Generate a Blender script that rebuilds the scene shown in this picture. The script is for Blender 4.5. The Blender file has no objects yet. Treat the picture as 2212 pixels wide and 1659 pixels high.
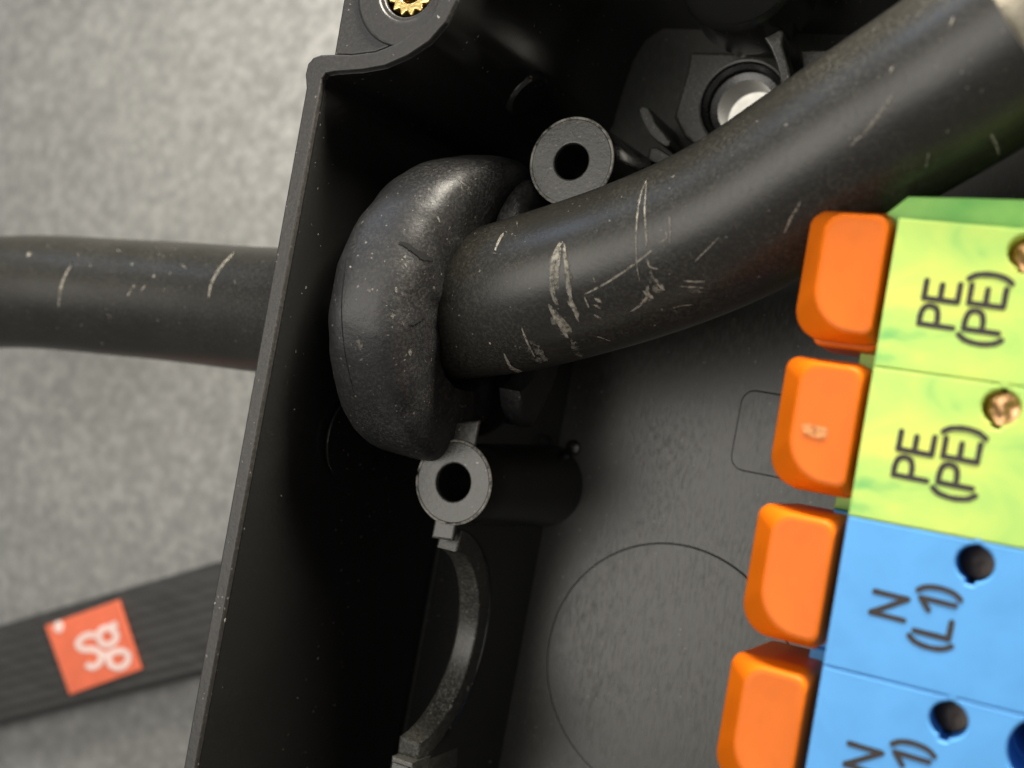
import bpy, bmesh, math, random
import numpy as np
from mathutils import Vector, Matrix
from mathutils.bvhtree import BVHTree
from mathutils.geometry import intersect_line_line
random.seed(7)
S = 0.01                                   # everything below is written in centimetres, the scene is in metres
SC = bpy.context.scene
COL = SC.collection

# ------------------------------------------------------------------ camera frame
F = 2600.0; CU, CV = 1106.0, 829.5; H = 7.4
dn = np.array([1212, -245, -2600.0]); dn /= np.linalg.norm(dn)
def ray(u, v): return np.array([u-CU, CV-v, -F])/F
Zc = -dn
Yc = np.cross(np.cross(ray(675, 190), ray(400, 1659)), dn); Yc /= np.linalg.norm(Yc)
if Yc[1] < 0: Yc = -Yc
Xc = np.cross(Yc, Zc)
R = np.array([Xc, Yc, Zc])
def _p0(u, v, z):
    w = R@ray(u, v); return w*(z-H)/w[2]
_o = _p0(620, 660, 0)
C = np.array([-_o[0], -_o[1], H])
def P(u, v, z):                            # a point of the real place on the level z, seen along the sight line (u, v)
    w = R@ray(u, v); p = C+w*(z-H)/w[2]; return Vector(p)
def D(u, v, dep): return Vector(C+R@ray(u, v)*dep)

cam = bpy.data.cameras.new('camera'); co = bpy.data.objects.new('camera', cam); COL.objects.link(co)
M4 = Matrix.Identity(4)
for i in range(3):
    for j in range(3): M4[i][j] = float(R[i][j])
M4.translation = Vector(C)*S
co.matrix_world = M4
cam.sensor_width = 36; cam.lens = F/2212*36
cam.clip_start = 0.005; cam.clip_end = 20
cam.dof.use_dof = True; cam.dof.focus_distance = 0.092; cam.dof.aperture_fstop = 30
SC.camera = co

# ------------------------------------------------------------------ light
w = bpy.data.worlds.new('World'); SC.world = w; w.use_nodes = True
bg = w.node_tree.nodes['Background']; bg.inputs[0].default_value = (1.0, 0.97, 0.93, 1); bg.inputs[1].default_value = 0.19
def area(name, loc, target, sx, sy, power, col):
    l = bpy.data.lights.new(name, 'AREA'); l.shape = 'RECTANGLE'; l.size = sx*S; l.size_y = sy*S; l.energy = power; l.color = col
    o = bpy.data.objects.new(name, l); COL.objects.link(o); o.location = Vector(loc)*S
    o.rotation_euler = (Vector(target)-Vector(loc)).to_track_quat('-Z', 'Y').to_euler(); return o
area('room_light', (-17, -4, 43), (2, 0, -1), 30, 28, 1.35, (1.0, 0.95, 0.87))
area('overhead_fill', (6, -3, 48), (2, -1, -3), 36, 30, 0.30, (1.0, 0.96, 0.90))  # added overhead fill that lifts the dark box floor, no known source
area('back_light', (5, 12, 1.5), (1, 3.5, -6), 8, 4, 1.0, (1.0, 0.93, 0.80))
area('window_light', (-25, 27, 19), (0.8, 0.8, -0.2), 5, 7, 0.2, (0.55, 0.72, 1.0))
SC.view_settings.view_transform = 'Standard'; SC.view_settings.look = 'None'
SC.view_settings.exposure = 0.0; SC.view_settings.gamma = 1.0; SC.view_settings.use_curve_mapping = False

# ------------------------------------------------------------------ materials
def node(nt, t, **kw):
    n = nt.nodes.new(t)
    for k, v in kw.items():
        if k in n.inputs.keys() if isinstance(k, str) else False: n.inputs[k].default_value = v
        else: setattr(n, k, v)
    return n
def base(name, col, rough=0.4, metal=0.0, spec=0.5):
    m = bpy.data.materials.new(name); m.use_nodes = True; nt = m.node_tree
    b = nt.nodes['Principled BSDF']; b.inputs['Base Color'].default_value = (*col, 1)
    b.inputs['Roughness'].default_value = rough; b.inputs['Metallic'].default_value = metal
    b.inputs['Specular IOR Level'].default_value = spec
    return m, nt, b
def coords(nt, scale=(1, 1, 1)):
    tc = nt.nodes.new('ShaderNodeTexCoord'); mp = nt.nodes.new('ShaderNodeMapping')
    mp.inputs['Scale'].default_value = tuple(100*s for s in scale); nt.links.new(tc.outputs['Object'], mp.inputs['Vector']); return mp.outputs[0]
def noise(nt, vec, scale, detail=4, rough=0.6):
    n = nt.nodes.new('ShaderNodeTexNoise'); n.inputs['Scale'].default_value = scale; n.inputs['Detail'].default_value = detail
    n.inputs['Roughness'].default_value = rough; nt.links.new(vec, n.inputs['Vector']); return n.outputs['Fac']
def ramp(nt, fac, stops):
    r = nt.nodes.new('ShaderNodeValToRGB'); e = r.color_ramp.elements
    while len(e) < len(stops): e.new(0.5)
    for i, (p, c) in enumerate(stops):
        e[i].position = p; e[i].color = (*c, 1) if len(c) == 3 else c
    nt.links.new(fac, r.inputs[0]); return r.outputs[0]
def mix(nt, fac, a, b, mode='MIX'):
    n = nt.nodes.new('ShaderNodeMix'); n.data_type = 'RGBA'; n.blend_type = mode
    for s, v in ((0, fac), (6, a), (7, b)):
        if hasattr(v, 'is_output') or isinstance(v, bpy.types.NodeSocket): nt.links.new(v, n.inputs[s])
        else: n.inputs[s].default_value = v if s == 0 else (*v, 1)
    return n.outputs[2]
def math_(nt, op, a, b=0.5):
    n = nt.nodes.new('ShaderNodeMath'); n.operation = op
    for i, v in enumerate((a, b)):
        if isinstance(v, bpy.types.NodeSocket): nt.links.new(v, n.inputs[i])
        else: n.inputs[i].default_value = v
    return n.outputs[0]
def bump(nt, b, h, strength, dist):
    n = nt.nodes.new('ShaderNodeBump'); n.inputs['Strength'].default_value = strength; n.inputs['Distance'].default_value = dist*S
    nt.links.new(h, n.inputs['Height']); nt.links.new(n.outputs[0], b.inputs['Normal'])
def specks(nt, vec, scale, keep, size, warp=0.25):
    """lint and grit: small irregular spots in a few random cells"""
    nz = nt.nodes.new('ShaderNodeTexNoise'); nz.inputs['Scale'].default_value = scale*1.6; nt.links.new(vec, nz.inputs['Vector'])
    add = nt.nodes.new('ShaderNodeVectorMath'); add.operation = 'MULTIPLY_ADD'
    nt.links.new(nz.outputs['Color'], add.inputs[0]); add.inputs[1].default_value = (warp/scale*3,)*3; nt.links.new(vec, add.inputs[2])
    v = nt.nodes.new('ShaderNodeTexVoronoi'); v.inputs['Scale'].default_value = scale; nt.links.new(add.outputs[0], v.inputs['Vector'])
    sep = nt.nodes.new('ShaderNodeSeparateColor'); nt.links.new(v.outputs['Color'], sep.inputs[0])
    k = math_(nt, 'GREATER_THAN', sep.outputs[0], 1-keep)
    s = math_(nt, 'MULTIPLY', sep.outputs[1], size)
    c = math_(nt, 'LESS_THAN', v.outputs['Distance'], s)
    return math_(nt, 'MULTIPLY', k, c)
def dusty(name, col, dust, rough, amount=0.5, fine=0.5, big=0.012, stretch=(1, 1, 1), spec=0.5, bmp=0.15, rlo=0.0):
    m, nt, b = base(name, col, rough, 0, spec)
    v = coords(nt); vs = coords(nt, stretch)
    cloud = noise(nt, v, 1.1, 5, 0.65)
    c1 = ramp(nt, cloud, [(0.35, (0, 0, 0)), (0.75, (1, 1, 1))])
    fn = ramp(nt, noise(nt, vs, 40, 3, 0.75), [(0.45, (0, 0, 0)), (0.78, (1, 1, 1))])
    film = math_(nt, 'MULTIPLY', c1, fn)
    film = math_(nt, 'ADD', math_(nt, 'MULTIPLY', film, amount), math_(nt, 'MULTIPLY', fn, fine*0.12))
    c = mix(nt, film, col, dust)
    sp = specks(nt, v, 9, big*1.2, 0.17); sp2 = specks(nt, v, 26, big*6, 0.25)
    c = mix(nt, math_(nt, 'MULTIPLY', sp, 0.75), c, (0.36, 0.35, 0.31)); c = mix(nt, math_(nt, 'MULTIPLY', sp2, 0.40), c, (0.32, 0.30, 0.26))
    nt.links.new(c, b.inputs['Base Color'])
    r = math_(nt, 'ADD', math_(nt, 'MULTIPLY', film, 0.5), rough)
    nt.links.new(r, b.inputs['Roughness'])
    bump(nt, b, noise(nt, vs, 26, 4, 0.7), bmp, 0.01)
    return m
M = {}
M['box'] = dusty('black_plastic', (0.013, 0.013, 0.0125), (0.08, 0.08, 0.07), 0.19, 0.12, 0.15, 0.010, bmp=0.10)
M['rim'] = dusty('worn_black_plastic', (0.022, 0.021, 0.020), (0.15, 0.14, 0.12), 0.42, 0.30, 0.9, 0.03, bmp=0.35)
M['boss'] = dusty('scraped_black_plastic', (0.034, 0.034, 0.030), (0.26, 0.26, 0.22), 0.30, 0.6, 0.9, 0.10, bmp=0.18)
M['floor'] = dusty('floor_black_plastic', (0.024, 0.024, 0.020), (0.10, 0.10, 0.08), 0.34, 0.5, 0.9, 0.02, stretch=(1.0, 0.22, 1), bmp=0.09)
M['rubber'] = dusty('dusty_rubber', (0.017, 0.017, 0.018), (0.16, 0.155, 0.14), 0.42, 0.5, 0.9, 0.05, bmp=0.45)
M['cable'] = dusty('cable_jacket', (0.019, 0.018, 0.015), (0.13, 0.125, 0.105), 0.35, 0.5, 0.7, 0.014, bmp=0.18)
# table laminate: mottled grey
m, nt, b = base('grey_laminate', (0.3, 0.3, 0.29), 0.55)
v = coords(nt)
n1 = noise(nt, v, 5.6, 5, 0.7); n2 = noise(nt, v, 0.5, 3, 0.5)
c = ramp(nt, n1, [(0.34, (0.132, 0.133, 0.130)), (0.50, (0.178, 0.179, 0.174)), (0.70, (0.26, 0.261, 0.252))])
c = mix(nt, math_(nt, 'MULTIPLY', ramp(nt, n2, [(0.35, (0, 0, 0)), (0.7, (1, 1, 1))]), 0.12), c, (0.27, 0.27, 0.25))
nt.links.new(c, b.inputs['Base Color']); M['table'] = m
# strap
m, nt, b = base('strap_rubber', (0.028, 0.028, 0.027), 0.55)
v = coords(nt, (0.15, 1, 1)); bump(nt, b, noise(nt, v, 14, 3), 0.3, 0.02)
nt.links.new(ramp(nt, noise(nt, v, 9, 3), [(0.3, (0.018, 0.018, 0.018)), (0.7, (0.040, 0.040, 0.038))]), b.inputs['Base Color']); M['strap'] = m
from mathutils import noise as mnoise
def plain(name, col, rough, var=0.06, bmp=0.05, metal=0.0, sss=0.0, dirt=0.0):
    m, nt, b = base(name, col, rough, metal); v = coords(nt)
    lo = tuple(c*(1-var*2) for c in col); hi = tuple(min(1, c*(1+var)) for c in col)
    c = ramp(nt, noise(nt, v, 3.5, 4), [(0.3, lo), (0.7, hi)])
    if dirt: c = mix(nt, math_(nt, 'MULTIPLY', ramp(nt, noise(nt, v, 7, 5, 0.7), [(0.56, (0, 0, 0)), (0.75, (1, 1, 1))]), dirt), c, tuple(x*0.45 for x in col))
    nt.links.new(c, b.inputs['Base Color']); bump(nt, b, noise(nt, v, 30, 3), bmp, 0.01)
    if sss:
        b.inputs['Subsurface Weight'].default_value = sss; b.inputs['Subsurface Radius'].default_value = (0.0012, 0.0007, 0.0003)
        b.inputs['Subsurface Scale'].default_value = 1.0
    return m
M['orange_tag'] = plain('orange_label', (0.78, 0.155, 0.07), 0.5)
M['white'] = plain('white_print', (0.85, 0.66, 0.62), 0.5)
M['orange'] = plain('orange_plastic', (0.80, 0.162, 0.004), 0.42, 0.05, 0.04, dirt=0.12)
M['blue'] = plain('blue_plastic', (0.115, 0.40, 0.84), 0.45, 0.05, 0.05, dirt=0.15)
M['ink'] = plain('black_ink', (0.03, 0.022, 0.02), 0.6, 0.2)
M['copper'] = plain('copper', (0.75, 0.42, 0.22), 0.32, 0.2, 0.6, metal=0.9)
M['steel'] = plain('brown_screw', (0.055, 0.042, 0.032), 0.45, 0.2, 0.4, metal=0.5)
M['brass'] = plain('brass', (0.95, 0.68, 0.26), 0.30, 0.12, 0.4, metal=0.9)
M['cream'] = plain('cream_filler', (0.62, 0.56, 0.43), 0.8, 0.25, 1.0, dirt=0.5)
M['core'] = plain('brown_core', (0.55, 0.19, 0.03), 0.45)
M['crack'] = plain('crack', (0.002, 0.002, 0.002), 0.9)
m, nt, b = base('green_yellow_plastic', (0.6, 0.7, 0.1), 0.42)
v = coords(nt, (0.7, 1.3, 1)); 
wv = nt.nodes.new('ShaderNodeTexNoise'); wv.inputs['Scale'].default_value = 1.5; wv.inputs['Detail'].default_value = 3; wv.inputs['Distortion'].default_value = 1.2
nt.links.new(v, wv.inputs['Vector'])
c = ramp(nt, wv.outputs['Fac'], [(0.28, (0.18, 0.52, 0.15)), (0.40, (0.46, 0.72, 0.17)), (0.52, (0.58, 0.77, 0.17)), (0.68, (0.73, 0.80, 0.16))])
nt.links.new(c, b.inputs['Base Color']); M['marble'] = m
m, nt, b = base('green_plastic', (0.3, 0.65, 0.15), 0.42)
v = coords(nt); c = ramp(nt, noise(nt, v, 1.8, 3), [(0.35, (0.14, 0.50, 0.12)), (0.6, (0.33, 0.68, 0.17))]); nt.links.new(c, b.inputs['Base Color']); M['green'] = m
for k_ in ('orange', 'marble', 'blue', 'green'): M[k_].node_tree.nodes['Principled BSDF'].inputs['Specular IOR Level'].default_value = 0.22
def feather(name, col, cover, scale):
    m, nt, b = base(name, col, 0.7); v = coords(nt)
    c = ramp(nt, noise(nt, v, 20, 3), [(0.3, tuple(x*0.55 for x in col)), (0.7, col)]); nt.links.new(c, b.inputs['Base Color'])
    a = ramp(nt, noise(nt, v, scale, 4, 0.7), [(0.52-cover*0.4, (0, 0, 0)), (0.66-cover*0.25, (1, 1, 1))]); nt.links.new(a, b.inputs['Alpha']); return m
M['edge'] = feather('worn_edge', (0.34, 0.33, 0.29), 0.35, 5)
M['scratch'] = feather('scratch', (0.36, 0.335, 0.28), 0.40, 26)
M['scuff'] = feather('scuff', (0.20, 0.19, 0.16), 0.15, 18)

# ------------------------------------------------------------------ builders
def finish(name, me, mat, parent=None, smooth=40, bevel=0, segs=2):
    me.materials.clear(); me.materials.append(mat)
    if 'flat' in me.keys():
        del me['flat']; smooth = min(smooth, 7)
    o = bpy.data.objects.new(name, me); COL.objects.link(o)
    base_ = Vector(parent.get('_base', (0, 0, 0))) if parent is not None else Vector((0, 0, 0))
    for vtx in me.vertices: vtx.co = (vtx.co-base_)*S
    if smooth:
        me.shade_smooth()
        me.set_sharp_from_angle(angle=math.radians(smooth))
    if bevel:
        md = o.modifiers.new('b', 'BEVEL'); md.width = bevel*S; md.segments = segs; md.limit_method = 'ANGLE'; md.angle_limit = math.radians(35); md.harden_normals = False
    if parent is not None:
        o.parent = parent; o['_base'] = tuple(base_)
    return o
def thing(name, label, cat, at, group=None):
    e = bpy.data.objects.new(name, None); COL.objects.link(e); e.location = Vector(at)*S; e.empty_display_size = 0.002
    e['_base'] = tuple(at); e['label'] = label; e['category'] = cat
    if group: e['group'] = group
    return e
def tag(o, label, cat, group=None):
    o['label'] = label; o['category'] = cat
    if group: o['group'] = group
def plate(outer, z0, z1, holes=(), bev=0.02, frame=None, res=2):
    """flat outline (list of (x,y)) with holes, filled and extruded from z0 (low) to z1 (top), edges rounded"""
    cu = bpy.data.curves.new('t', 'CURVE'); cu.dimensions = '2D'; cu.fill_mode = 'BOTH'
    for pts in [outer, *holes]:
        s = cu.splines.new('POLY'); s.points.add(len(pts)-1)
        for i, p in enumerate(pts): s.points[i].co = (p[0], p[1], 0, 1)
        s.use_cyclic_u = True
    t = (z1-z0)/2; bev = min(bev, t*0.9)
    cu.extrude = t-bev; cu.bevel_depth = bev; cu.bevel_resolution = res; cu.offset = -bev
    ob = bpy.data.objects.new('t', cu); COL.objects.link(ob)
    dg = bpy.context.evaluated_depsgraph_get(); dg.update()
    me = bpy.data.meshes.new_from_object(ob.evaluated_get(dg)); bpy.data.objects.remove(ob)
    bm = bmesh.new(); bm.from_mesh(me); bmesh.ops.remove_doubles(bm, verts=bm.verts, dist=1e-5)
    bmesh.ops.recalc_face_normals(bm, faces=bm.faces); bm.to_mesh(me); bm.free()
    for vtx in me.vertices:
        x, y, z = vtx.co; z = z+z0+t
        vtx.co = frame(x, y, z) if frame else (x, y, z)
    me['flat'] = 1
    return me
def circle(cx, cy, r, n=48, ry=None): return [(cx+r*math.cos(2*math.pi*i/n), cy+(ry or r)*math.sin(2*math.pi*i/n)) for i in range(n)]
def px(pts, z): return [tuple(P(u, v, z)[:2]) for u, v in pts]
def smooth_poly(pts, n=6, closed=True):
    out = []; N = len(pts)
    for i in range(N if closed else N-1):
        p0, p1, p2, p3 = (pts[(i-1) % N], pts[i], pts[(i+1) % N], pts[(i+2) % N]) if closed else (pts[max(i-1, 0)], pts[i], pts[i+1], pts[min(i+2, N-1)])
        for k in range(n):
            t = k/n
            out.append(tuple(0.5*((2*b_)+(-a+c_)*t+(2*a-5*b_+4*c_-d_)*t*t+(-a+3*b_-3*c_+d_)*t**3) for a, b_, c_, d_ in zip(p0, p1, p2, p3)))
    if not closed: out.append(tuple(pts[-1]))
    return out
def mesh(bm, name='m'):
    me = bpy.data.meshes.new(name); bmesh.ops.recalc_face_normals(bm, faces=bm.faces); bm.to_mesh(me); bm.free(); return me
def lathe(profile, origin, axis='z', n=64, a0=0, a1=2*math.pi, closed_profile=False):
    bm = bmesh.new(); full = abs(a1-a0-2*math.pi) < 1e-6; rings = []
    for i in range(n if full else n+1):
        a = a0+(a1-a0)*i/n; row = []
        for h, r in profile:
            if axis == 'z': p = (r*math.cos(a), r*math.sin(a), h)
            else: p = (h, r*math.cos(a), r*math.sin(a))
            row.append(bm.verts.new(Vector(p)+Vector(origin)))
        rings.append(row)
    k = len(rings); m_ = len(profile)
    for i in range(k if full else k-1):
        for j in range(m_ if closed_profile else m_-1):
            bm.faces.new((rings[i][j], rings[(i+1) % k][j], rings[(i+1) % k][(j+1) % m_], rings[i][(j+1) % m_]))
    if not full and closed_profile:
        bm.faces.new(rings[0]); bm.faces.new(rings[-1])
    bmesh.ops.remove_doubles(bm, verts=bm.verts, dist=1e-6)
    return mesh(bm)
def tube(path, r, n=56, wob=0.0, caps=True):
    bm = bmesh.new(); rows = []; up = Vector((0, 0, 1)); L = 0; rnd = random.Random(3); ph = [rnd.uniform(0, 6) for _ in range(6)]
    for i, p in enumerate(path):
        p = Vector(p); t = (Vector(path[min(i+1, len(path)-1)])-Vector(path[max(i-1, 0)])).normalized()
        s = t.cross(up).normalized(); q = s.cross(t)
        if i: L += (p-Vector(path[i-1])).length
        row = []
        for k in range(n):
            a = 2*math.pi*k/n
            rr = r*(1+wob*(math.sin(3*a+L*1.1+ph[0])+0.7*math.sin(2*a-L*0.7+ph[1])+0.5*math.sin(L*2.9+a+ph[2])))
            row.append(bm.verts.new(p+s*math.cos(a)*rr+q*math.sin(a)*rr))
        rows.append(row)
    for i in range(len(rows)-1):
        for k in range(n): bm.faces.new((rows[i][k], rows[i][(k+1) % n], rows[i+1][(k+1) % n], rows[i+1][k]))
    if caps: bm.faces.new(rows[0]); bm.faces.new(rows[-1])
    return mesh(bm)
def bvh_of(me): return BVHTree.FromPolygons([v_.co.copy() for v_ in me.vertices], [tuple(p.vertices) for p in me.polygons])
def stroke(bm, tree, pts, width, lift=0.004, taper=True, jit=0.5, rnd=random, floor=0.15):
    """a worn mark lying on a surface: the strip follows the surface it was scraped into"""
    pts = smooth_poly(pts, 5, False) if len(pts) > 2 else [tuple(a+(b_-a)*k/8 for a, b_ in zip(pts[0], pts[1])) for k in range(9)]
    prev = None; n = len(pts)
    for i, (u, v_) in enumerate(pts):
        a = pts[max(i-1, 0)]; b_ = pts[min(i+1, n-1)]; dx, dy = b_[0]-a[0], b_[1]-a[1]; l = math.hypot(dx, dy) or 1
        t = i/(n-1); ww = width*((math.sin(math.pi*t)**0.6) if taper else 1)*(1+jit*rnd.uniform(-1, 1))*0.5+floor
        ends = []
        for s in (-1, 1):
            d_ = Vector(R@ray(u-dy/l*ww*s, v_+dx/l*ww*s)).normalized()
            hit = tree.ray_cast(Vector(C), d_)
            if hit[0] is None: ends = None; break
            nn = hit[1] if hit[1].dot(d_) < 0 else -hit[1]
            ends.append(bm.verts.new(hit[0]+nn*lift))
        if ends and prev: bm.faces.new((prev[0], prev[1], ends[1], ends[0]))
        prev = ends

# ------------------------------------------------------------------ the surface below
TZ = -6.0
me = plate([(-60, -45), (60, -45), (60, 60), (-60, 60)], TZ-1, TZ, bev=0.05)
t = finish('table_surface', me, M['table']); t['kind'] = 'structure'

# ------------------------------------------------------------------ junction box
FL = -3.1
box = thing('junction_box', 'open black plastic junction box with screw bosses and cable cradles', 'junction box', (4, 0, FL-0.15))
inner = px([(690, 196), (694, 170), (703, 158), (722, 154), (780, 150), (830, 141), (880, 119), (925, 89), (962, 47), (985, 0), (1004, -70), (1040, -180), (1080, -250), (1144, -294)], 0)
outer = px([(661, 190), (659, 160), (664, 138), (676, 124), (693, 118), (722, 117), (760, 118), (810, 112), (860, 92), (905, 60), (937, 25), (955, -25), (972, -90), (1010, -215), (1060, -300), (1110, -345)], 0)
ix, iy = inner[-1]; ox, oy = outer[-1]
pi0 = tuple(P(420, 1659, 0)[:2]); po0 = tuple(P(396, 1659, 0)[:2])
wall = [(pi0[0], -8)]+[pi0]+inner+[(12, iy), (12, -8)]
wallo = [(po0[0], -8.2)]+[po0]+outer+[(12.2, oy), (12.2, -8.2)]
cwall = [(12.2, -7.9), (12.2, oy)]+outer[::-1]+[po0, (po0[0], -8.2), (12.2, -8.2), (12.2, -8.0)]+[(pi0[0]+0.05, -8.0), pi0]+inner+[(12, iy), (12, -7.9)]
finish('side_wall', plate(cwall, FL-0.15, 0, bev=0.014), M['rim'], box, 50)
# inner skin of the wall: glossy moulded plastic just inside the rim
def ring_skin(path, z0, z1, off):
    bm = bmesh.new(); n = len(path); rows = []
    for i, (x, y) in enumerate(path):
        a = Vector(path[i-1]); b_ = Vector(path[(i+1) % n]); t_ = (b_-a).normalized(); nn = Vector((t_.y, -t_.x))
        rows.append([bm.verts.new((x+nn.x*o_, y+nn.y*o_, z)) for z, o_ in ((z1, -0.01), (z1, off), (z0, off+0.06))])
    for i in range(n):
        for j in range(2): bm.faces.new((rows[i][j], rows[(i+1) % n][j], rows[(i+1) % n][j+1], rows[i][j+1]))
    return mesh(bm)
finish('wall_liner', ring_skin(wall, FL+0.001, -0.045, 0.012), M['box'], box, 50)
# screw lug with its brass insert
lug = px([(722, 117), (760, 118), (810, 112), (860, 92), (905, 60), (937, 25), (955, -25), (972, -90), (1010, -215), (1060, -300), (1090, -340), (800, -330), (757, -90)], -0.05)
ic = P(884, -24, -0.05); ir = 0.21
groove_o = circle(ic.x, ic.y, 0.43, 56); 
lug_o = finish('screw_lug', plate(lug, FL-0.1, -0.05, [circle(ic.x, ic.y, ir, 40)], bev=0.015), M['rim'], box, 45)
finish('lug_collar', plate(circle(ic.x, ic.y, 0.44, 60), -0.10, -0.03, [circle(ic.x, ic.y, ir+0.03, 40)], bev=0.025), M['rim'], box, 45)
gear = [(ic.x+(0.175+0.018*math.cos(14*a))*math.cos(a), ic.y+(0.175+0.018*math.cos(14*a))*math.sin(a)) for a in [2*math.pi*i/140 for i in range(140)]]
bi = finish('brass_insert', plate(gear, -0.9, -0.07, [circle(ic.x, ic.y, 0.10, 32)], bev=0.012), M['brass'], lug_o)
RXF = 0.89
# floor with the through hole of the mounting bracket
hz = -2.75
hc = P(1604, 225, hz); hc2 = P(1640, 265, FL-0.12)
fc = (hc.x, hc.y)
fx0 = -0.01
finish('floor_panel', plate([(fx0-0.02, -8.05), (12.05, -8.05), (12.05, iy+0.06), (fx0-0.02, iy+0.06)], FL-0.14, FL, [circle(hc.x, hc.y, 0.259, 48)], bev=0.003), M['floor'], box, 30)
dc = P(1437, 1452, FL); rr_ = (P(1437, 1172, FL)-dc).length
finish('embossed_disc', plate(circle(dc.x, dc.y, rr_, 120), FL-0.03, FL+0.018, bev=0.017, res=4), M['floor'], box, 0)
q0 = P(1606, 838, FL); q1 = P(1590, 1015, FL)
def rrect(x0, y0, x1, y1, r, n=8):
    out = []
    for cx, cy, a in ((x1-r, y1-r, 0), (x0+r, y1-r, 90), (x0+r, y0+r, 180), (x1-r, y0+r, 270)):
        for k in range(n+1):
            b_ = math.radians(a+90*k/n); out.append((cx+r*math.cos(b_), cy+r*math.sin(b_)))
    return out
finish('embossed_pad', plate(rrect(q0.x, q1.y, q0.x+1.2, q0.y, 0.13), FL-0.03, FL+0.016, bev=0.015, res=4), M['floor'], box, 0)
finish('channel_floor', plate([(0.05, -8), (RXF, -8), (RXF, 1.9), (0.05, 1.9)], FL-0.02, FL+0.03, bev=0.01), M['box'], box, 40)  # thin darker sheet over the floor, the channel's shade put into its colour
# cradle rib: an upright plate parallel to the wall with half-round seats
RX0, RX1, RZ = 0.88, 1.08, -1.30
def seat(cy, r, n=30): return [(cy+r*math.cos(math.pi+math.pi*k/n), RZ+r*math.sin(math.pi+math.pi*k/n)) for k in range(n+1)]
top = [(-8, FL-0.02), (-8, RZ), (-5.55, RZ)]+seat(-4.7, 0.85)[0:]+[(-3.75, RZ)]+seat(-2.49, 0.98)+[(-1.50, RZ), (-1.36, RZ), (-1.36, RZ-0.95), (-0.90, RZ-0.95), (-0.90, RZ), (-0.76, RZ)]+seat(0.23, 0.96)+[(1.40, RZ), (1.46, RZ-0.5), (1.5, FL-0.02)]
finish('cradle_rib', plate(top, RX0, RX1, bev=0.025, frame=lambda x, y, z: (z, x, y)), M['box'], box, 45)
# lower seat lining: a ledge inside the empty cradle
def arcstrip(cy, r0, r1, a0, a1, n=40):
    o1 = [(cy+r1*math.cos(a0+(a1-a0)*k/n), RZ+r1*math.sin(a0+(a1-a0)*k/n)) for k in range(n+1)]
    o2 = [(cy+r0*math.cos(a1+(a0-a1)*k/n), RZ+r0*math.sin(a1+(a0-a1)*k/n)) for k in range(n+1)]
    return o1+o2
finish('seat_lip', plate(arcstrip(-2.49, 0.80, 1.0, math.radians(188), math.radians(350)), RX0-0.02, RX1-0.02, bev=0.02, frame=lambda x, y, z: (z, x, y)), M['boss'], box, 45)
# small rib tops beside the bosses, lit look put in as paler plastic
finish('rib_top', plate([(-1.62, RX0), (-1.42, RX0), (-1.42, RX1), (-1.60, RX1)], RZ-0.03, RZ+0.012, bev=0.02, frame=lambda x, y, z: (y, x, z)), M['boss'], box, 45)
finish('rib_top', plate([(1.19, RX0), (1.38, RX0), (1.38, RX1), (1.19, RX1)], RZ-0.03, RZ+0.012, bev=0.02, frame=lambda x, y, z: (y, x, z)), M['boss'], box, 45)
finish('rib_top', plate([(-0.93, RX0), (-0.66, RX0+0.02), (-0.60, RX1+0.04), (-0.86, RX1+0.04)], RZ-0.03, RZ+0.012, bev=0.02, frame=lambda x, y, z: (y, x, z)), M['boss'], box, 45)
# bosses
def boss(u, v, z, r, hole):
    c = P(u, v, z)
    prof = [(FL-z-0.02, r*1.16), (-0.3, r*1.03), (-0.035, r), (-0.010, r-0.008), (0, r-0.03)]
    o = finish('screw_boss', lathe(prof, c, n=72), M['box'], box, 40)
    cap = finish('boss_face', plate(circle(c.x, c.y, r-0.012, 72), z-0.04, z+0.012, [circle(c.x, c.y, hole, 40)], bev=0.014), M['boss'], box, 50)
    finish('screw_hole', lathe([(0.0, hole+0.002), (-0.9, hole*0.95), (-0.9, 0.0)], (c.x, c.y, z), n=40), M['box'], box, 40)
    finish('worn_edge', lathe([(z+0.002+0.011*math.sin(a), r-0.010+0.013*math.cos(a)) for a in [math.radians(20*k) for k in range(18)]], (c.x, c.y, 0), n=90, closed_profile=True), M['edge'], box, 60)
    return c
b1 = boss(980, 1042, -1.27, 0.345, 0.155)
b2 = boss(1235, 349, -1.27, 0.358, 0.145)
# bracket with the big through hole
br = smooth_poly(px([(1490, 112), (1565, 112), (1640, 118), (1692, 122), (1712, 190), (1700, 250), (1640, 300), (1570, 330), (1500, 312), (1478, 296), (1455, 252), (1468, 205), (1482, 160)], hz), 1)
finish('bracket', plate(br, FL-0.02, hz, [circle(hc.x, hc.y, 0.37, 48)], bev=0.03), M['boss'], box, 45)
finish('bracket_bore', lathe([(0.012, 0.375), (-0.03, 0.37), (-0.05, 0.33), (-0.12, 0.32), (-0.13, 0.258), (-0.30, 0.252), (FL-0.14-hz, 0.258)], (hc.x, hc.y, hz), n=56), M['box'], box, 35)
z_ = -1.9
finish('arched_web', plate(smooth_poly(px([(1642, 66), (1690, 64), (1690, 96), (1708, 160), (1707, 222), (1690, 262), (1668, 262), (1684, 215), (1683, 160), (1664, 104)], z_), 3), z_-0.3, z_, bev=0.02), M['boss'], box, 45)
z_ = -2.3
finish('guide_tab', plate(smooth_poly(px([(1381, 232), (1400, 232), (1418, 268), (1448, 305), (1436, 316), (1404, 290), (1384, 254)], z_), 2), FL-0.01, z_, bev=0.015), M['boss'], box, 45)
finish('guide_tab', plate(px([(1404, 318), (1420, 318), (1452, 338), (1432, 362), (1398, 345)], z_), FL-0.01, z_, bev=0.015), M['boss'], box, 45)
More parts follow.
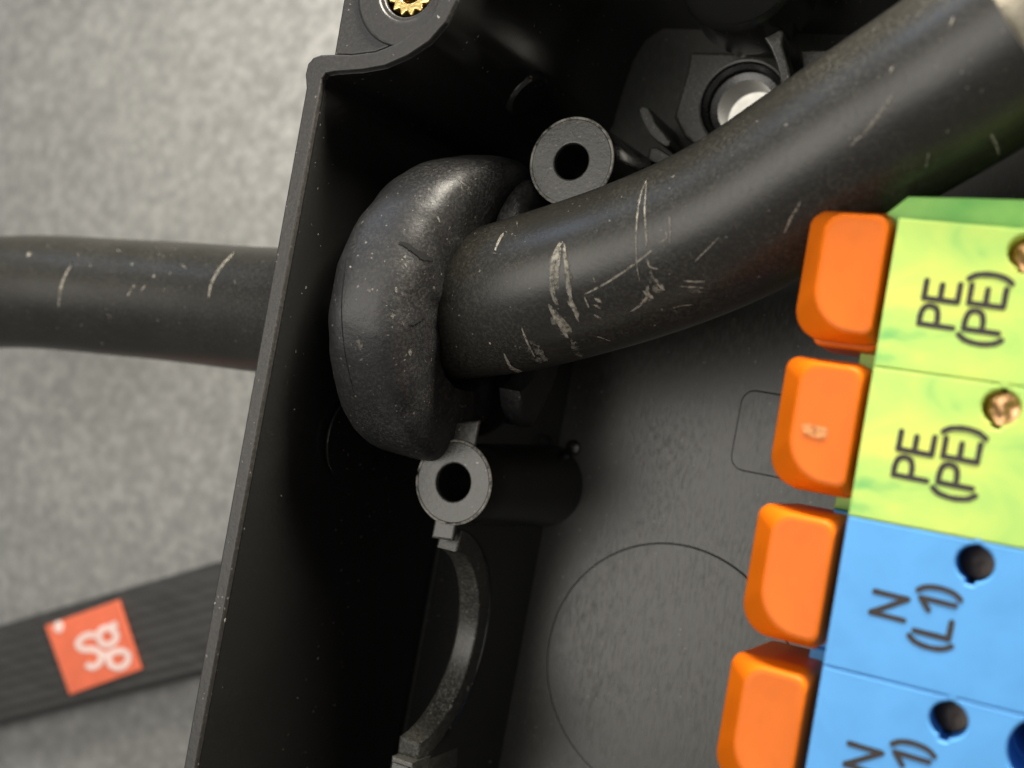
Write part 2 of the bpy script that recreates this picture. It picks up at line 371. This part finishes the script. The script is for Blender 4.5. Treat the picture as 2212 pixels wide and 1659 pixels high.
finish('guide_tab', plate(px([(1728, 108), (1790, 108), (1765, 140), (1735, 150)], z_), FL-0.01, z_, bev=0.015), M['boss'], box, 45)
# rounded post and corner web at the far side
c_ = P(1596, -72, -1.6)
finish('round_post', lathe([(-0.55, 0.52), (-0.10, 0.50), (-0.04, 0.485), (0, 0.45), (-0.02, 0.40), (-0.05, 0.0)], c_, n=64), M['box'], box, 40)
c_ = P(1138, 222, -1.95)
def onwall(u, v): return P(u, v, -1.9)
em = finish('ejector_mark', lathe([(-0.1, 0.22), (0.0, 0.21), (0.03, 0.18), (0.035, 0.0)], box['_base'], n=40), M['box'], box, 40)
# shallow discs on the wall faces
finish('knockout_disc', plate(circle(-0.95, -1.20, 0.36, 60), 0.0, 0.024, bev=0.005, frame=lambda x, y, z: (z, x, y)), M['box'], box, 60)
c_ = P(1243, 968, FL)
finish('gate_nub', lathe([(0, 0.075), (0.03, 0.07), (0.04, 0.05), (0.04, 0)], (c_.x-0.02, c_.y, FL), n=32), M['box'], box, 40)
# pads at the foot of the picture
z_ = -1.32
finish('rib_pad', plate(px([(846, 1633), (892, 1648), (888, 1700), (838, 1700)], z_), z_-0.8, z_, bev=0.015), M['boss'], box, 45)

# ------------------------------------------------------------------ cable
pts = [(-9.5, -1.5, -2.35), (-7.2, -0.75, -2.1), D(0, 632, 13.0), D(300, 645, 12.25), D(570, 670, 11.5), Vector((-0.1, 0.12, -1.62)), Vector((0.75, 0.30, -1.36)), D(1150, 630, 9.40), D(1375, 561, 8.95), D(1572, 477, 8.55), D(1749, 369, 8.2), D(1907, 268, 7.9), D(2060, 172, 7.6), D(2215, 70, 7.34)]
path = smooth_poly([tuple(p) for p in pts], 12, False)
cable = thing('power_cable', 'thick scratched black round cable entering the box through the rubber ring', 'cable', pts[6])
cm = tube(path, 0.60, 72, 0.0045)
ctree = bvh_of(cm)
finish('jacket', cm, M['cable'], cable, 60)
end = Vector(path[-1]); tdir = (end-Vector(path[-4])).normalized()
finish('filler', tube([end-tdir*0.2, end+tdir*0.25, end+tdir*0.6, end+tdir*0.9], 0.50, 40, 0.03), M['cream'], cable, 60)
s_ = tdir.cross(Vector((0, 0, 1))).normalized()
finish('core', tube([end+tdir*0.5+s_*-0.1+Vector((0, 0, 0.1)), end+tdir*0.9+Vector((0, 0, 0.16)), end+tdir*2.5+Vector((0, 0, .3))], 0.28, 32), M['core'], cable, 60)
# scratches, traced where the jacket is scraped
def Z5(x, y): return (1800+x*1400/2212)/1.8228, (700+y*1400/2212)/1.8228
def Z3(x, y): return (3000+x*1032/2212)/1.8228, (x*0+y*1032/2212)/1.8228
def Z1(x, y): return (x*1200/2212)/1.8228, (800+y*1200/2212)/1.8228
def Z4(x, y): return (1100+x*1300/2212)/1.8228, (500+y*1300/2212)/1.8228
bm = bmesh.new(); rs = random.Random(11)
def bundle(pp, width, n, spread, conv):
    for k in range(n):
        ox_, oy_ = rs.uniform(-spread, spread), rs.uniform(-spread, spread)*0.6
        a = rs.uniform(0, 0.3); b_ = rs.uniform(0.7, 1)
        q = [(x+ox_, y+oy_) for x, y in pp]
        stroke(bm, ctree, [conv(*z) for z in q], width*rs.uniform(0.5, 1.1), lift=0.003+0.0012*k, rnd=rs)
bundle([(650, 400), (610, 480), (590, 600), (600, 720), (625, 790)], 6, 4, 9, Z5)
bundle([(665, 400), (675, 500), (690, 620), (710, 760), (755, 890)], 6, 4, 9, Z5)
bundle([(640, 430), (620, 560), (622, 700)], 7, 3, 8, Z5)
bundle([(580, 790), (620, 870), (690, 990)], 6, 6, 18, Z5)
bundle([(600, 830), (660, 900), (710, 960)], 4, 6, 24, Z5)
bundle([(690, 760), (730, 810), (750, 870)], 5, 3, 10, Z5)
bundle([(1180, 20), (1150, 90), (1125, 220), (1115, 380), (1120, 540), (1138, 640)], 4, 2, 2, Z5)
bundle([(1180, 30), (1168, 200), (1175, 310), (1180, 400), (1172, 440)], 3, 2, 3, Z5)
bundle([(780, 730), (900, 670), (1040, 580), (1150, 500), (1230, 435)], 3.5, 3, 5, Z5)
bundle([(1255, 405), (1305, 375), (1300, 335)], 4, 2, 3, Z5)
bundle([(1320, 240), (1325, 320), (1322, 410)], 2.5, 2, 4, Z5)
bundle([(1480, 520), (1540, 460), (1635, 365)], 4, 2, 3, Z5)
bundle([(1390, 670), (1470, 675), (1545, 680)], 4.5, 3, 7, Z5)
bundle([(1400, 640), (1480, 645), (1540, 645)], 3, 2, 5, Z5)
bundle([(1325, 815), (1400, 795), (1470, 788)], 2.5, 1, 2, Z5)
bundle([(1080, 830), (1140, 790), (1180, 740), (1185, 670)], 6, 3, 7, Z5)
bundle([(1200, 610), (1240, 650), (1285, 700)], 6, 3, 8, Z5)
bundle([(1160, 700), (1220, 750)], 6, 2, 6, Z5)
bundle([(1185, 500), (1205, 550), (1260, 565)], 3, 2, 5, Z5)
bundle([(850, 620), (860, 650)], 3, 2, 3, Z5)
for yy in (750, 790, 850): bundle([(850, yy), (895, yy+25)], 5, 2, 5, Z5)
bundle([(790, 740), (820, 810)], 3, 2, 5, Z5)
bundle([(290, 345), (255, 400), (235, 455)], 6, 2, 4, Z5)
bundle([(400, 930), (430, 1010), (480, 1110)], 5, 2, 5, Z5)
bundle([(290, 1090), (330, 1170), (400, 1200)], 6, 3, 7, Z5)
bundle([(320, 1180), (400, 1205), (460, 1232)], 4, 2, 5, Z5)
bundle([(850, 980), (900, 995), (955, 1015)], 2.5, 1, 2, Z5)
bundle([(200, 1020), (210, 1035)], 5, 1, 2, Z5)
bundle([(1380, 905), (1340, 1010), (1290, 1090)][::-1] if False else [(2140, 150), (2080, 250), (2040, 340)], 3.5, 3, 8, Z5)
bundle([(1120, 780), (1010, 930), (900, 1080), (750, 1230)], 7, 2, 2, Z3)
bundle([(1620, 140), (1580, 240)], 5, 1, 2, Z3)
bundle([(1105, 550), (1080, 625)], 5, 1, 2, Z3)
bundle([(1930, 1120), (1975, 1220), (2000, 1310)], 11, 2, 4, Z3)
bundle([(1410, 1270), (1385, 1410)], 4, 1, 2, Z3)
bundle([(520, 450), (450, 580), (425, 760)], 5, 2, 3, Z1)
bundle([(1700, 360), (1590, 480), (1530, 600), (1515, 690)], 6, 2, 3, Z1)
bundle([(980, 590), (920, 680)], 4, 1, 2, Z1)
bundle([(1060, 590), (1020, 640)], 4, 1, 2, Z1)
bundle([(220, 360), (200, 385)], 8, 1, 2, Z1)
sc_me = mesh(bm)
finish('scratch_wear', sc_me, M['scratch'], cable, 0)
bm = bmesh.new()
bundle([(440, 1010), (480, 1080), (550, 1140)], 22, 3, 12, Z5)
bundle([(720, 1000), (740, 1060), (780, 1110)], 20, 2, 10, Z5)
bundle([(1150, 740), (1210, 770)], 18, 2, 10, Z5)
bundle([(590, 850), (640, 930), (700, 950)], 20, 3, 14, Z5)
bundle([(600, 500), (600, 620), (610, 740)], 14, 3, 14, Z5)
bundle([(690, 520), (700, 620), (710, 740)], 14, 3, 10, Z5)
bundle([(1200, 560), (1240, 690), (1280, 690)], 14, 3, 12, Z5)
bundle([(1400, 700), (1540, 710)], 8, 2, 10, Z5)
for _ in range(70):
    x, y = rs.uniform(150, 2000), rs.uniform(100, 1150); a = rs.uniform(0, 6.28); l = rs.uniform(8, 38)
    bundle([(x, y), (x+l*math.cos(a), y+l*math.sin(a))], rs.uniform(1.2, 3), 1, 1, Z5)
for _ in range(40):
    x, y = rs.uniform(100, 2150), rs.uniform(100, 1500); a = rs.uniform(0, 6.28); l = rs.uniform(8, 50)
    bundle([(x, y), (x+l*math.cos(a), y+l*math.sin(a))], rs.uniform(1.5, 4), 1, 1, Z3)
for _ in range(45):
    x, y = rs.uniform(50, 1800), rs.uniform(300, 1150); a = rs.uniform(0, 6.28); l = rs.uniform(15, 60)
    bundle([(x, y), (x+l*math.cos(a), y+l*math.sin(a))], rs.uniform(2, 6), 1, 1, Z1)
finish('scuff_wear', mesh(bm), M['scuff'], cable, 0)

# ------------------------------------------------------------------ rubber grommet
gc = (0.60, 0.24, -1.36)
gro = thing('rubber_grommet', 'thick cracked black rubber ring sealing the cable beside the box wall', 'grommet', gc)
prof = []
for k in range(41):
    a = -math.pi*0.62+(math.pi*1.24)*k/40
    e = 0.64
    sx = abs(math.sin(a))**e*math.copysign(1, math.sin(a)); cx_ = abs(math.cos(a))**e*math.copysign(1, math.cos(a))
    prof.append((0.36*sx, 0.86+0.42*cx_))
prof += [(0.26, 0.62), (0.05, 0.60), (-0.20, 0.62)]
gm = lathe(prof, gc, axis='x', n=260, closed_profile=True)
for i, vtx in enumerate(gm.vertices):
    y, z = vtx.co.y-gc[1], vtx.co.z-gc[2]; a = math.atan2(z, y)
    k = 1+0.010*math.sin(3*a+1)+0.006*math.sin(7*a+2)+0.008*math.sin(vtx.co.x*9+a*2)
    vtx.co.y = gc[1]+y*k; vtx.co.z = gc[2]+z*k
    nz_ = 0.6*mnoise.noise(vtx.co*2.3)+0.3*mnoise.noise(vtx.co*6.0)+0.15*mnoise.noise(vtx.co*15.0); k += 0.015*nz_; vtx.co.y = gc[1]+y*k; vtx.co.z = gc[2]+z*k
    if math.hypot(y, z) < 0.80 and vtx.co.x > gc[0]: vtx.co.x += 0.022*mnoise.noise(Vector((math.cos(a)*5, math.sin(a)*5, 4)))
    vtx.co.x += 0.015*mnoise.noise(vtx.co*5+Vector((3, 1, 7)))
    vtx.co.x += (0.24 if y > 0 else 0.03)*(abs(y)/1.25)**2-0.05+(0.10*(vtx.co.x-gc[0])*y if y > 0 else 0)
gtree = bvh_of(gm)
finish('ring', gm, M['rubber'], gro, 60)
fp = [(0.47, 0.62), (0.47, 1.10), (0.50, 1.15), (0.57, 1.15), (0.63, 1.05), (0.66, 0.9), (0.66, 0.62)]
fm = lathe(fp, (0.62, gc[1], gc[2]), axis='x', n=80, a0=math.radians(203), a1=math.radians(392), closed_profile=True)
for vtx in fm.vertices:                                # the lip thins out towards its two ends
    y, z = vtx.co.y-gc[1], vtx.co.z-gc[2]; a = math.degrees(math.atan2(z, y)) % 360
    if a < 90: a += 360
    f = min(1, max(0.0, (a-203)/20), max(0.0, (392-a)/30))**0.5; r_ = math.hypot(y, z); k = (0.60+(r_-0.60)*f)/r_
    vtx.co.y = gc[1]+y*k; vtx.co.z = gc[2]+z*k
finish('inner_flange', fm, M['rubber'], gro, 50)
bm = bmesh.new()
stroke(bm, gtree, [Z4(800, 775), Z4(850, 790), Z4(920, 840), Z4(990, 880), Z4(1030, 885)], 13, 0.006, True, 0.4, rs)
stroke(bm, gtree, [Z4(860, 1320), Z4(900, 1310), Z4(950, 1270), Z4(975, 1262)], 9, 0.012, True, 0.4, rs)
stroke(bm, gtree, [(748, 560), (738, 660), (745, 760), (765, 850)], 1.2, 0.003, True, 0.4, rs)
finish('crack', mesh(bm), M['crack'], gro, 0)
bm = bmesh.new()
def gb(pp, width, n=1, spread=2):
    for k in range(n):
        ox_, oy_ = rs.uniform(-spread, spread), rs.uniform(-spread, spread)
        stroke(bm, gtree, [Z4(x+ox_, y+oy_) for x, y in pp], width, 0.003+0.001*k, rnd=rs)
for pp, wd in [([(755, 1240), (755, 1290), (755, 1350)], 5), ([(780, 1070), (785, 1115)], 5), ([(850, 850), (835, 890), (850, 940)], 3), ([(830, 1260), (822, 1290), (830, 1330)], 3), ([(1190, 350), (1240, 390), (1270, 420), (1280, 460)], 3), ([(1210, 370), (1230, 430), (1280, 400)], 3), ([(1040, 540), (1060, 600), (1075, 640)], 4), ([(750, 1480), (755, 1500)], 6), ([(865, 1480), (875, 1530)], 6), ([(1000, 410), (1015, 435)], 4), ([(605, 1080), (610, 1105)], 8), ([(550, 1550), (556, 1562)], 8), ([(480, 1440), (560, 1490)], 22), ([(900, 960), (930, 1000)], 2.5), ([(340, 1560), (350, 1640)], 4), ([(780, 200), (800, 225), (830, 215)], 7), ([(345, 1640), (365, 1750), (410, 1850)], 6), ([(335, 1400), (335, 1500), (345, 1600)], 3), ([(430, 960), (470, 980)], 3), ([(610, 740), (625, 750)], 5), ([(1215, 1880), (1260, 1860)], 4)]:
    gb(pp, wd, 2)
for _ in range(90):
    x, y = rs.uniform(350, 1500), rs.uniform(150, 1900); a = rs.uniform(0, 6.28) if x < 700 else rs.uniform(0.4, 1.3); l = rs.uniform(5, 28)
    gb([(x, y), (x+l*math.cos(a), y+l*math.sin(a))], rs.uniform(0.8, 2.6))
finish('scuff_wear', mesh(bm), M['scuff'], gro, 0)

# ------------------------------------------------------------------ strap with its label
sz = TZ+0.42
e1a, e1b = P(0, 1350, sz), P(470, 1213, sz); e2a, e2b = P(0, 1566, sz), P(430, 1417, sz)
strap = thing('strap', 'flat ribbed black strap with a square orange label lying below the box', 'strap', (e1a+e2b)/2)
dx_ = (e1b-e1a).normalized(); ny = Vector((-dx_.y, dx_.x, 0)); wd = abs((e2a-e1a).dot(ny)); ctr = (e1a+e2a)/2
bm = bmesh.new(); rows = []; NW = 60
for i in range(60):
    s = -6+16*i/59; row = []
    for k in range(NW+1):
        t_ = k/NW-0.5; g = 0.009*math.cos(t_*2*math.pi*9)+0.0; edge = 0.05*(abs(t_)*2)**8
        row.append(bm.verts.new(ctr+dx_*s+ny*t_*wd+Vector((0, 0, g-edge-0.0))))
    for k in range(NW, -1, -1):
        t_ = k/NW-0.5; row.append(bm.verts.new(ctr+dx_*s+ny*t_*wd+Vector((0, 0, -0.22))))
    rows.append(row)
n_ = len(rows[0])
for i in range(59):
    for k in range(n_): bm.faces.new((rows[i][k], rows[i+1][k], rows[i+1][(k+1) % n_], rows[i][(k+1) % n_]))
finish('band', mesh(bm), M['strap'], strap, 50)
lz = sz+0.05
lab = finish('label_patch', plate(px([(97, 1352), (255, 1296), (304, 1446), (150, 1501)], lz), lz-0.04, lz, bev=0.01), M['orange_tag'], strap, 45)
def ZL(x, y): return (x*0.248, 1152+y*0.248)
def ribbon(pts, w_, z, conv, n=6):
    pts = smooth_poly(pts, n, False); bm_ = bmesh.new(); prev = None
    for i, p in enumerate(pts):
        a = pts[max(i-1, 0)]; b_ = pts[min(i+1, len(pts)-1)]; dx, dy = b_[0]-a[0], b_[1]-a[1]; l = math.hypot(dx, dy) or 1
        e_ = [bm_.verts.new(P(*conv(p[0]-dy/l*w_*s, p[1]+dx/l*w_*s), z+0.0002*i)) for s in (-1, 1)]
        if prev: bm_.faces.new((prev[0], prev[1], e_[1], e_[0]))
        prev = e_
    return bm_
parts = [[(830, 890), (765, 885), (700, 925), (680, 975), (725, 1010), (810, 1010), (870, 1040), (885, 1085), (855, 1140), (800, 1165), (750, 1140)],
         [(1020, 785), (960, 815), (885, 840), (860, 900), (890, 960), (950, 970), (1005, 930), (1010, 870), (965, 830), (1010, 795)],
         [(870, 1045), (930, 1060), (1000, 1030), (1070, 1025), (1115, 1060), (1110, 1120), (1060, 1165), (1000, 1165), (955, 1130), (950, 1070)]]
big = bmesh.new()
for qi, q in enumerate(parts):
    b_ = ribbon(q, 27, lz+0.003+0.004*qi, ZL); mm = bpy.data.meshes.new('x'); b_.to_mesh(mm); b_.free(); big.from_mesh(mm)
emb = mesh(big)
for p_ in emb.polygons: pass
em_o = finish('emblem', emb, M['white'], strap, 0)
spot = circle(*P(*ZL(512, 815), lz)[:2], 0.085, 24)
finish('rivet', plate(spot, lz-0.01, lz+0.012, bev=0.008), M['white'], strap, 45)

# ------------------------------------------------------------------ terminal blocks
BZ = -0.10
o1 = P(1941, 470, BZ); o2 = P(1887, 795, BZ); o3 = P(1830, 1114, BZ); o4 = P(1777, 1437, BZ)
bdir = (o4-o1); pitch = bdir.length/3; bdir.normalize()
yv = -bdir; xa = P(2212, 835, BZ)-o2; xa.normalize(); xv = Vector((yv.y, -yv.x, 0))
ang = math.atan2(xv.y, xv.x)
print('pitch', pitch, 'ang', math.degrees(ang), 'xa', xa, 'xv', xv)
GR = 'orange lever terminal blocks in a row'
def loc_(u, v, z, o):                                # sight point into the block's own frame
    p = P(u, v, z)-o; return p.dot(xv), p.dot(yv)
def local_finish(name, me, mat, parent, smooth=40, bevel=0):
    o = bpy.data.objects.new(name, me); COL.objects.link(o); me.materials.clear(); me.materials.append(mat)
    if 'flat' in me.keys():
        del me['flat']; smooth = min(smooth, 7)
    for vtx in me.vertices: vtx.co = vtx.co*S
    if smooth: me.shade_smooth(); me.set_sharp_from_angle(angle=math.radians(smooth))
    o.parent = parent; return o
def notched(cx, cy, r):
    out = []
    for k in range(64):
        a = 2*math.pi*k/64; rr = r
        if k in (15, 16, 17): rr = r*1.22
        if k in (45, 46, 47, 48, 49): rr = r*1.20
        out.append((cx+rr*math.cos(a), cy+rr*math.sin(a)))
    return out
def lever_mesh(x0, x1, y0, y1, tilt):
    """rounded wedge: flat thumb face, long sloping front, soft edges"""
    n = 8; cx, cy = (x0+x1)/2, (y0+y1)/2
    def loop(ax0, ay0, ax1, ay1, rads, z):
        out = []
        for (qx, qy, a, rad) in ((ax1, ay1, 0, rads[0]), (ax0, ay1, 90, rads[1]), (ax0, ay0, 180, rads[2]), (ax1, ay0, 270, rads[3])):
            sx = -1 if qx == ax1 else 1; sy = -1 if qy == ay1 else 1
            for k in range(n+1):
                b_ = math.radians(a+90*k/n); out.append((qx+sx*rad+rad*math.cos(b_), qy+sy*rad+rad*math.sin(b_), z))
        return out
    L = []
    R0 = (0.07, 0.09, 0.20, 0.05)
    L.append(loop(x0+0.03, y0+0.05, x1, y1, R0, -0.95))
    L.append(loop(x0+0.012, y0+0.03, x1, y1, R0, -0.36))
    L.append(loop(x0, y0+0.004, x1, y1, R0, -0.22))
    L.append(loop(x0+0.004, y0+0.002, x1-0.002, y1-0.003, R0, -0.175))
    L.append(loop(x0+0.020, y0+0.008, x1-0.004, y1-0.010, R0, -0.145))
    R1 = (0.09, 0.13, 0.27, 0.05)
    L.append(loop(x0+0.120, y0+0.048, x1-0.008, y1-0.038, R1, -0.060))
    L.append(loop(x0+0.128, y0+0.052, x1-0.010, y1-0.042, R1, -0.045))
    L.append(loop(x0+0.140, y0+0.060, x1-0.016, y1-0.052, R1, -0.038))
    L.append(loop(x0+0.170, y0+0.085, x1-0.040, y1-0.080, (0.07, 0.11, 0.25, 0.04), -0.040))
    bm_ = bmesh.new(); vs = [[bm_.verts.new(p) for p in l] for l in L]
    for i in range(len(vs)-1):
        m_ = len(vs[i])
        for k in range(m_): bm_.faces.new((vs[i][k], vs[i][(k+1) % m_], vs[i+1][(k+1) % m_], vs[i+1][k]))
    bm_.faces.new(vs[-1]); bm_.faces.new(vs[0])
    for v_ in bm_.verts:
        if v_.co.z > -0.4: v_.co.z += tilt*(v_.co.x-x1)+0.05*tilt*(v_.co.y-cy)
    return mesh(bm_)
def text_mesh(s, size, off=0.0):
    cu = bpy.data.curves.new('t', 'FONT'); cu.body = s; cu.size = size; cu.align_x = 'CENTER'; cu.align_y = 'CENTER'; cu.offset = off; cu.space_character = 1.06; cu.extrude = 0.0015
    ob = bpy.data.objects.new('t', cu); COL.objects.link(ob); dg = bpy.context.evaluated_depsgraph_get(); dg.update()
    me = bpy.data.meshes.new_from_object(ob.evaluated_get(dg)); bpy.data.objects.remove(ob)
    return me
def pen_text(s, cx, cy, height, rot, sw):
    """stroke lettering as the printed characters: rounded pen strokes of one thickness"""
    G = {'P': (0.62, [[(0, 0), (0, 1)], [(0, 1), (0.30, 1), (0.52, 0.93), (0.60, 0.75), (0.52, 0.56), (0.30, 0.49), (0, 0.49)]]),
         'E': (0.56, [[(0.56, 0), (0, 0)], [(0, 0), (0, 1)], [(0, 1), (0.56, 1)], [(0, 0.52), (0.48, 0.52)]]),
         'N': (0.66, [[(0, 0), (0, 1)], [(0, 1), (0.66, 0)], [(0.66, 0), (0.66, 1)]]),
         'L': (0.52, [[(0, 1), (0, 0)], [(0, 0), (0.52, 0)]]),
         '1': (0.34, [[(0.0, 0.72), (0.32, 1.0)], [(0.32, 1.0), (0.32, 0.0)]]),
         '(': (0.20, [[(0.20, 1.12), (0.06, 0.90), (0, 0.50), (0.06, 0.10), (0.20, -0.12)]]),
         ')': (0.20, [[(0.0, 1.12), (0.14, 0.90), (0.20, 0.50), (0.14, 0.10), (0.0, -0.12)]])}
    gap = 0.19; tot = sum(G[c_][0] for c_ in s)+gap*(len(s)-1); x = -tot/2; segs = []
    for c_ in s:
        for st in G[c_][1]: segs.append([(x+a, b_-0.5) for a, b_ in st])
        x += G[c_][0]+gap
    bm_ = bmesh.new(); ca, sa = math.cos(rot), math.sin(rot); lv = 0
    for st in segs:
        st = smooth_poly(st, 6, False) if len(st) > 2 else [st[0], tuple((a+b_)/2 for a, b_ in zip(*st)), st[1]]
        lv += 1; z = 0.002+0.0003*lv
        prev = None; N = len(st)
        def put(qx, qy, zz=z):
            qx *= height; qy *= height; return bm_.verts.new((cx+qx*ca-qy*sa, cy+qx*sa+qy*ca, zz))
        for i, p in enumerate(st):
            a = st[max(i-1, 0)]; b_ = st[min(i+1, N-1)]; dx, dy = b_[0]-a[0], b_[1]-a[1]; l = math.hypot(dx, dy) or 1
            w_ = sw*(1+rs.uniform(-0.07, 0.07))
            e_ = [put(p[0]-dy/l*w_*q, p[1]+dx/l*w_*q) for q in (-1, 1)]
            if prev: bm_.faces.new((prev[0], prev[1], e_[1], e_[0]))
            prev = e_
            if i in (0, N-1):
                sgn = -1 if i == 0 else 1; cap = []
                for k in range(9):
                    th = math.atan2(dy, dx)-math.pi/2+math.pi*k/8 if sgn == 1 else math.atan2(dy, dx)+math.pi/2+math.pi*k/8
                    cap.append(put(p[0]+sw*math.cos(th), p[1]+sw*math.sin(th), z+0.0001))
                bm_.faces.new(cap)
    me_ = bpy.data.meshes.new('t'); bm_.normal_update(); bm_.to_mesh(me_); bm_.free()
    for p_ in me_.polygons:
        if p_.normal.z < 0: p_.flip()
    return me_
def make_block(name, label, o, mat, up, low, conductor, ends_first=False, tilt=0.10):
    e = bpy.data.objects.new(name, None); COL.objects.link(e); e.location = o*S; e.rotation_euler = (0, 0, ang)
    e['label'] = label; e['category'] = 'terminal block'; e['group'] = GR; e.empty_display_size = 0.002
    W = 4.2; g = 0.002
    oo = {1: o1, 2: o2, 3: o3, 4: o4}
    hx, hy = loc_(2163, 884, BZ, o2); r = 0.108
    ex, ey = loc_(2262, 1632, BZ, o4)
    pl = plate([(0, -pitch+g), (W, -pitch+g), (W, -g), (0, -g)], -0.45, 0, [notched(hx, hy, r), circle(ex, ey, 0.21, 48)], bev=0.012)
    local_finish('housing', pl, mat, e, 40)
    bd = plate([(-0.20, -pitch+g), (W, -pitch+g), (W, -g), (-0.20, -g)], -2.4, -0.62, [circle(hx, hy, r, 32), circle(ex, ey, 0.20, 48)], bev=0.03)
    local_finish('lower_housing', bd, mat, e, 40)
    bore = lathe([(-0.40, r*1.0), (-0.62, r*0.98)], (hx, hy, 0), n=32); local_finish('test_hole', bore, mat, e)
    top_ = -0.13 if conductor == 'copper' else -0.24
    scr = lathe([(-0.6, r*0.99), (top_-0.02, r*0.99), (top_, r*0.90), (top_+0.002, r*0.75), (top_+0.003, r*0.6), (top_+0.004, r*0.45), (top_+0.004, r*0.3), (top_+0.002, r*0.15), (top_+0.002, 0)], (hx, hy, 0), n=40)
    for vtx in scr.vertices:
        if vtx.co.z > -0.3: vtx.co.z += 0.28*(vtx.co.x-hx)-0.10*(vtx.co.y-hy)+(0.018*mnoise.noise(vtx.co*14) if conductor == 'copper' else 0)
    local_finish('contact', scr, M[conductor], e)
    bx = lathe([(-0.40, 0.212), (-2.2, 0.20), (-2.2, 0)], (ex, ey, 0), n=40); local_finish('wire_entry', bx, mat, e)
    # lever, in front of the housing
    lx0, ly0 = -0.585, -pitch+0.085; 
    lv = local_finish('lever', lever_mesh(lx0, -0.045, ly0, 0.005, tilt), M['orange'], e, 55)
    lb = plate(rrect(lx0+0.10, ly0-0.015, -0.06, -0.03, 0.06), -0.95, -0.44, bev=0.03)
    local_finish('lever_base', lb, M['orange'], e, 45)
    tx, ty = up[1]; local_finish('print', pen_text(up[0], tx, ty, 0.192, math.radians(90)+up[2], 0.088), M['ink'], e, 0)
    tx, ty = low[1]; local_finish('print', pen_text(low[0], tx, ty, 0.192, math.radians(90)+low[2], 0.088), M['ink'], e, 0)
    return e
def copy_thing(e, o, label):
    c_ = e.copy(); COL.objects.link(c_); c_.location = o*S; c_['label'] = label
    for ch in e.children:
        d_ = ch.copy(); COL.objects.link(d_); d_.parent = c_
    return c_
t1 = loc_(2030, 657, BZ, o1); t2 = loc_(2128, 668, BZ, o1)
blk1 = make_block('terminal_block', 'green and yellow block marked PE, topmost of the row beside the cable', o1, M['marble'], ('PE', t1, -0.02), ('(PE)', t2, -0.02), 'copper', tilt=0.16)
blk2 = copy_thing(blk1, o1+bdir*pitch, 'green and yellow block marked PE, touching the upper blue block, pale mark on its lever')
for e_, dy_ in ((blk1, 0.05), (blk2, 0.015)):
    for c_ in e_.children:
        if c_.name.startswith('lever'): c_.location = (0, dy_*S, 0)
t3 = loc_(1919, 1309, BZ, o3); t4 = loc_(2017, 1335, BZ, o3)
blk3 = make_block('terminal_block', 'blue block marked N and L1 whole, touching the green and yellow block', o1+bdir*pitch*2, M['blue'], ('N', t3, -0.03), ('(L1)', t4, -0.03), 'steel')
blk4 = copy_thing(blk3, o1+bdir*pitch*3, 'blue block at the bottom edge of the picture, its lettering cut off by the frame')
for e_, dy_, dx__ in ((blk3, -0.03, -0.01), (blk4, -0.08, -0.02)):
    for c_ in e_.children:
        if c_.name.startswith('lever'): c_.location = (dx__*S, dy_*S, 0)
# green end plate standing against the first block
ez = -0.34
def lf(pts, z): return [loc_(u, v, z, o1) for u, v in pts]
ep = plate(lf([(1906, 468), (1962, 424), (2100, 427), (2330, 434), (2330, 520), (1940, 500)], ez), -1.6, ez-BZ, bev=0.012)
local_finish('end_plate', ep, M['green'], blk1, 40)
# pale worn mark on the second lever
lvo = [c_ for c_ in blk2.children if c_.name.startswith('lever')][0]
bm = bmesh.new()
lm = lvo.data.copy()
mt = Matrix.Translation(blk2.location) @ Matrix.Rotation(ang, 4, 'Z'); mtl = mt @ Matrix.Translation(lvo.location)
for vtx in lm.vertices: vtx.co = (mtl @ vtx.co)/S
lt = bvh_of(lm); bpy.data.meshes.remove(lm)
for k in range(4):
    stroke(bm, lt, [(1731+k, 918+k*4), (1760, 923+k*5), (1790-k, 930+k*5)], 12, 0.003+0.001*k, True, 0.2, rs)
wm = mesh(bm); inv = mt.inverted()
for vtx in wm.vertices: vtx.co = (inv @ (vtx.co*S))/S
M['pale'] = feather('pale_wear', (0.84, 0.36, 0.12), 0.55, 14)
local_finish('worn_mark', wm, M['pale'], blk2, 0)

[c_ for c_ in blk2.children if c_.name.startswith('lever.')][0]['label'] = 'orange lever with a pale worn mark across its face'
# ejector mark sits on the curved wall of the lug: placed on the surface it is moulded into
dg = bpy.context.evaluated_depsgraph_get(); dg.update()
ld = [c_ for c_ in box.children if c_.name == 'wall_liner'][0]
tl = BVHTree.FromPolygons([(v_.co/S)+Vector(box['_base']) for v_ in ld.data.vertices], [tuple(p.vertices) for p in ld.data.polygons])
h = tl.ray_cast(Vector(C), Vector(R@ray(1140, 205)).normalized())
if h[0] is not None:
    nn = h[1] if h[1].dot(Vector(C)-h[0]) > 0 else -h[1]
    print('ejector at', h[0], nn)
    em.matrix_local = Matrix.Translation((h[0]-Vector(box['_base']))*S) @ nn.to_track_quat('Z', 'Y').to_matrix().to_4x4()
for o in list(bpy.data.objects):
    if '_base' in o.keys(): del o['_base']
SC.cycles.use_denoising = True
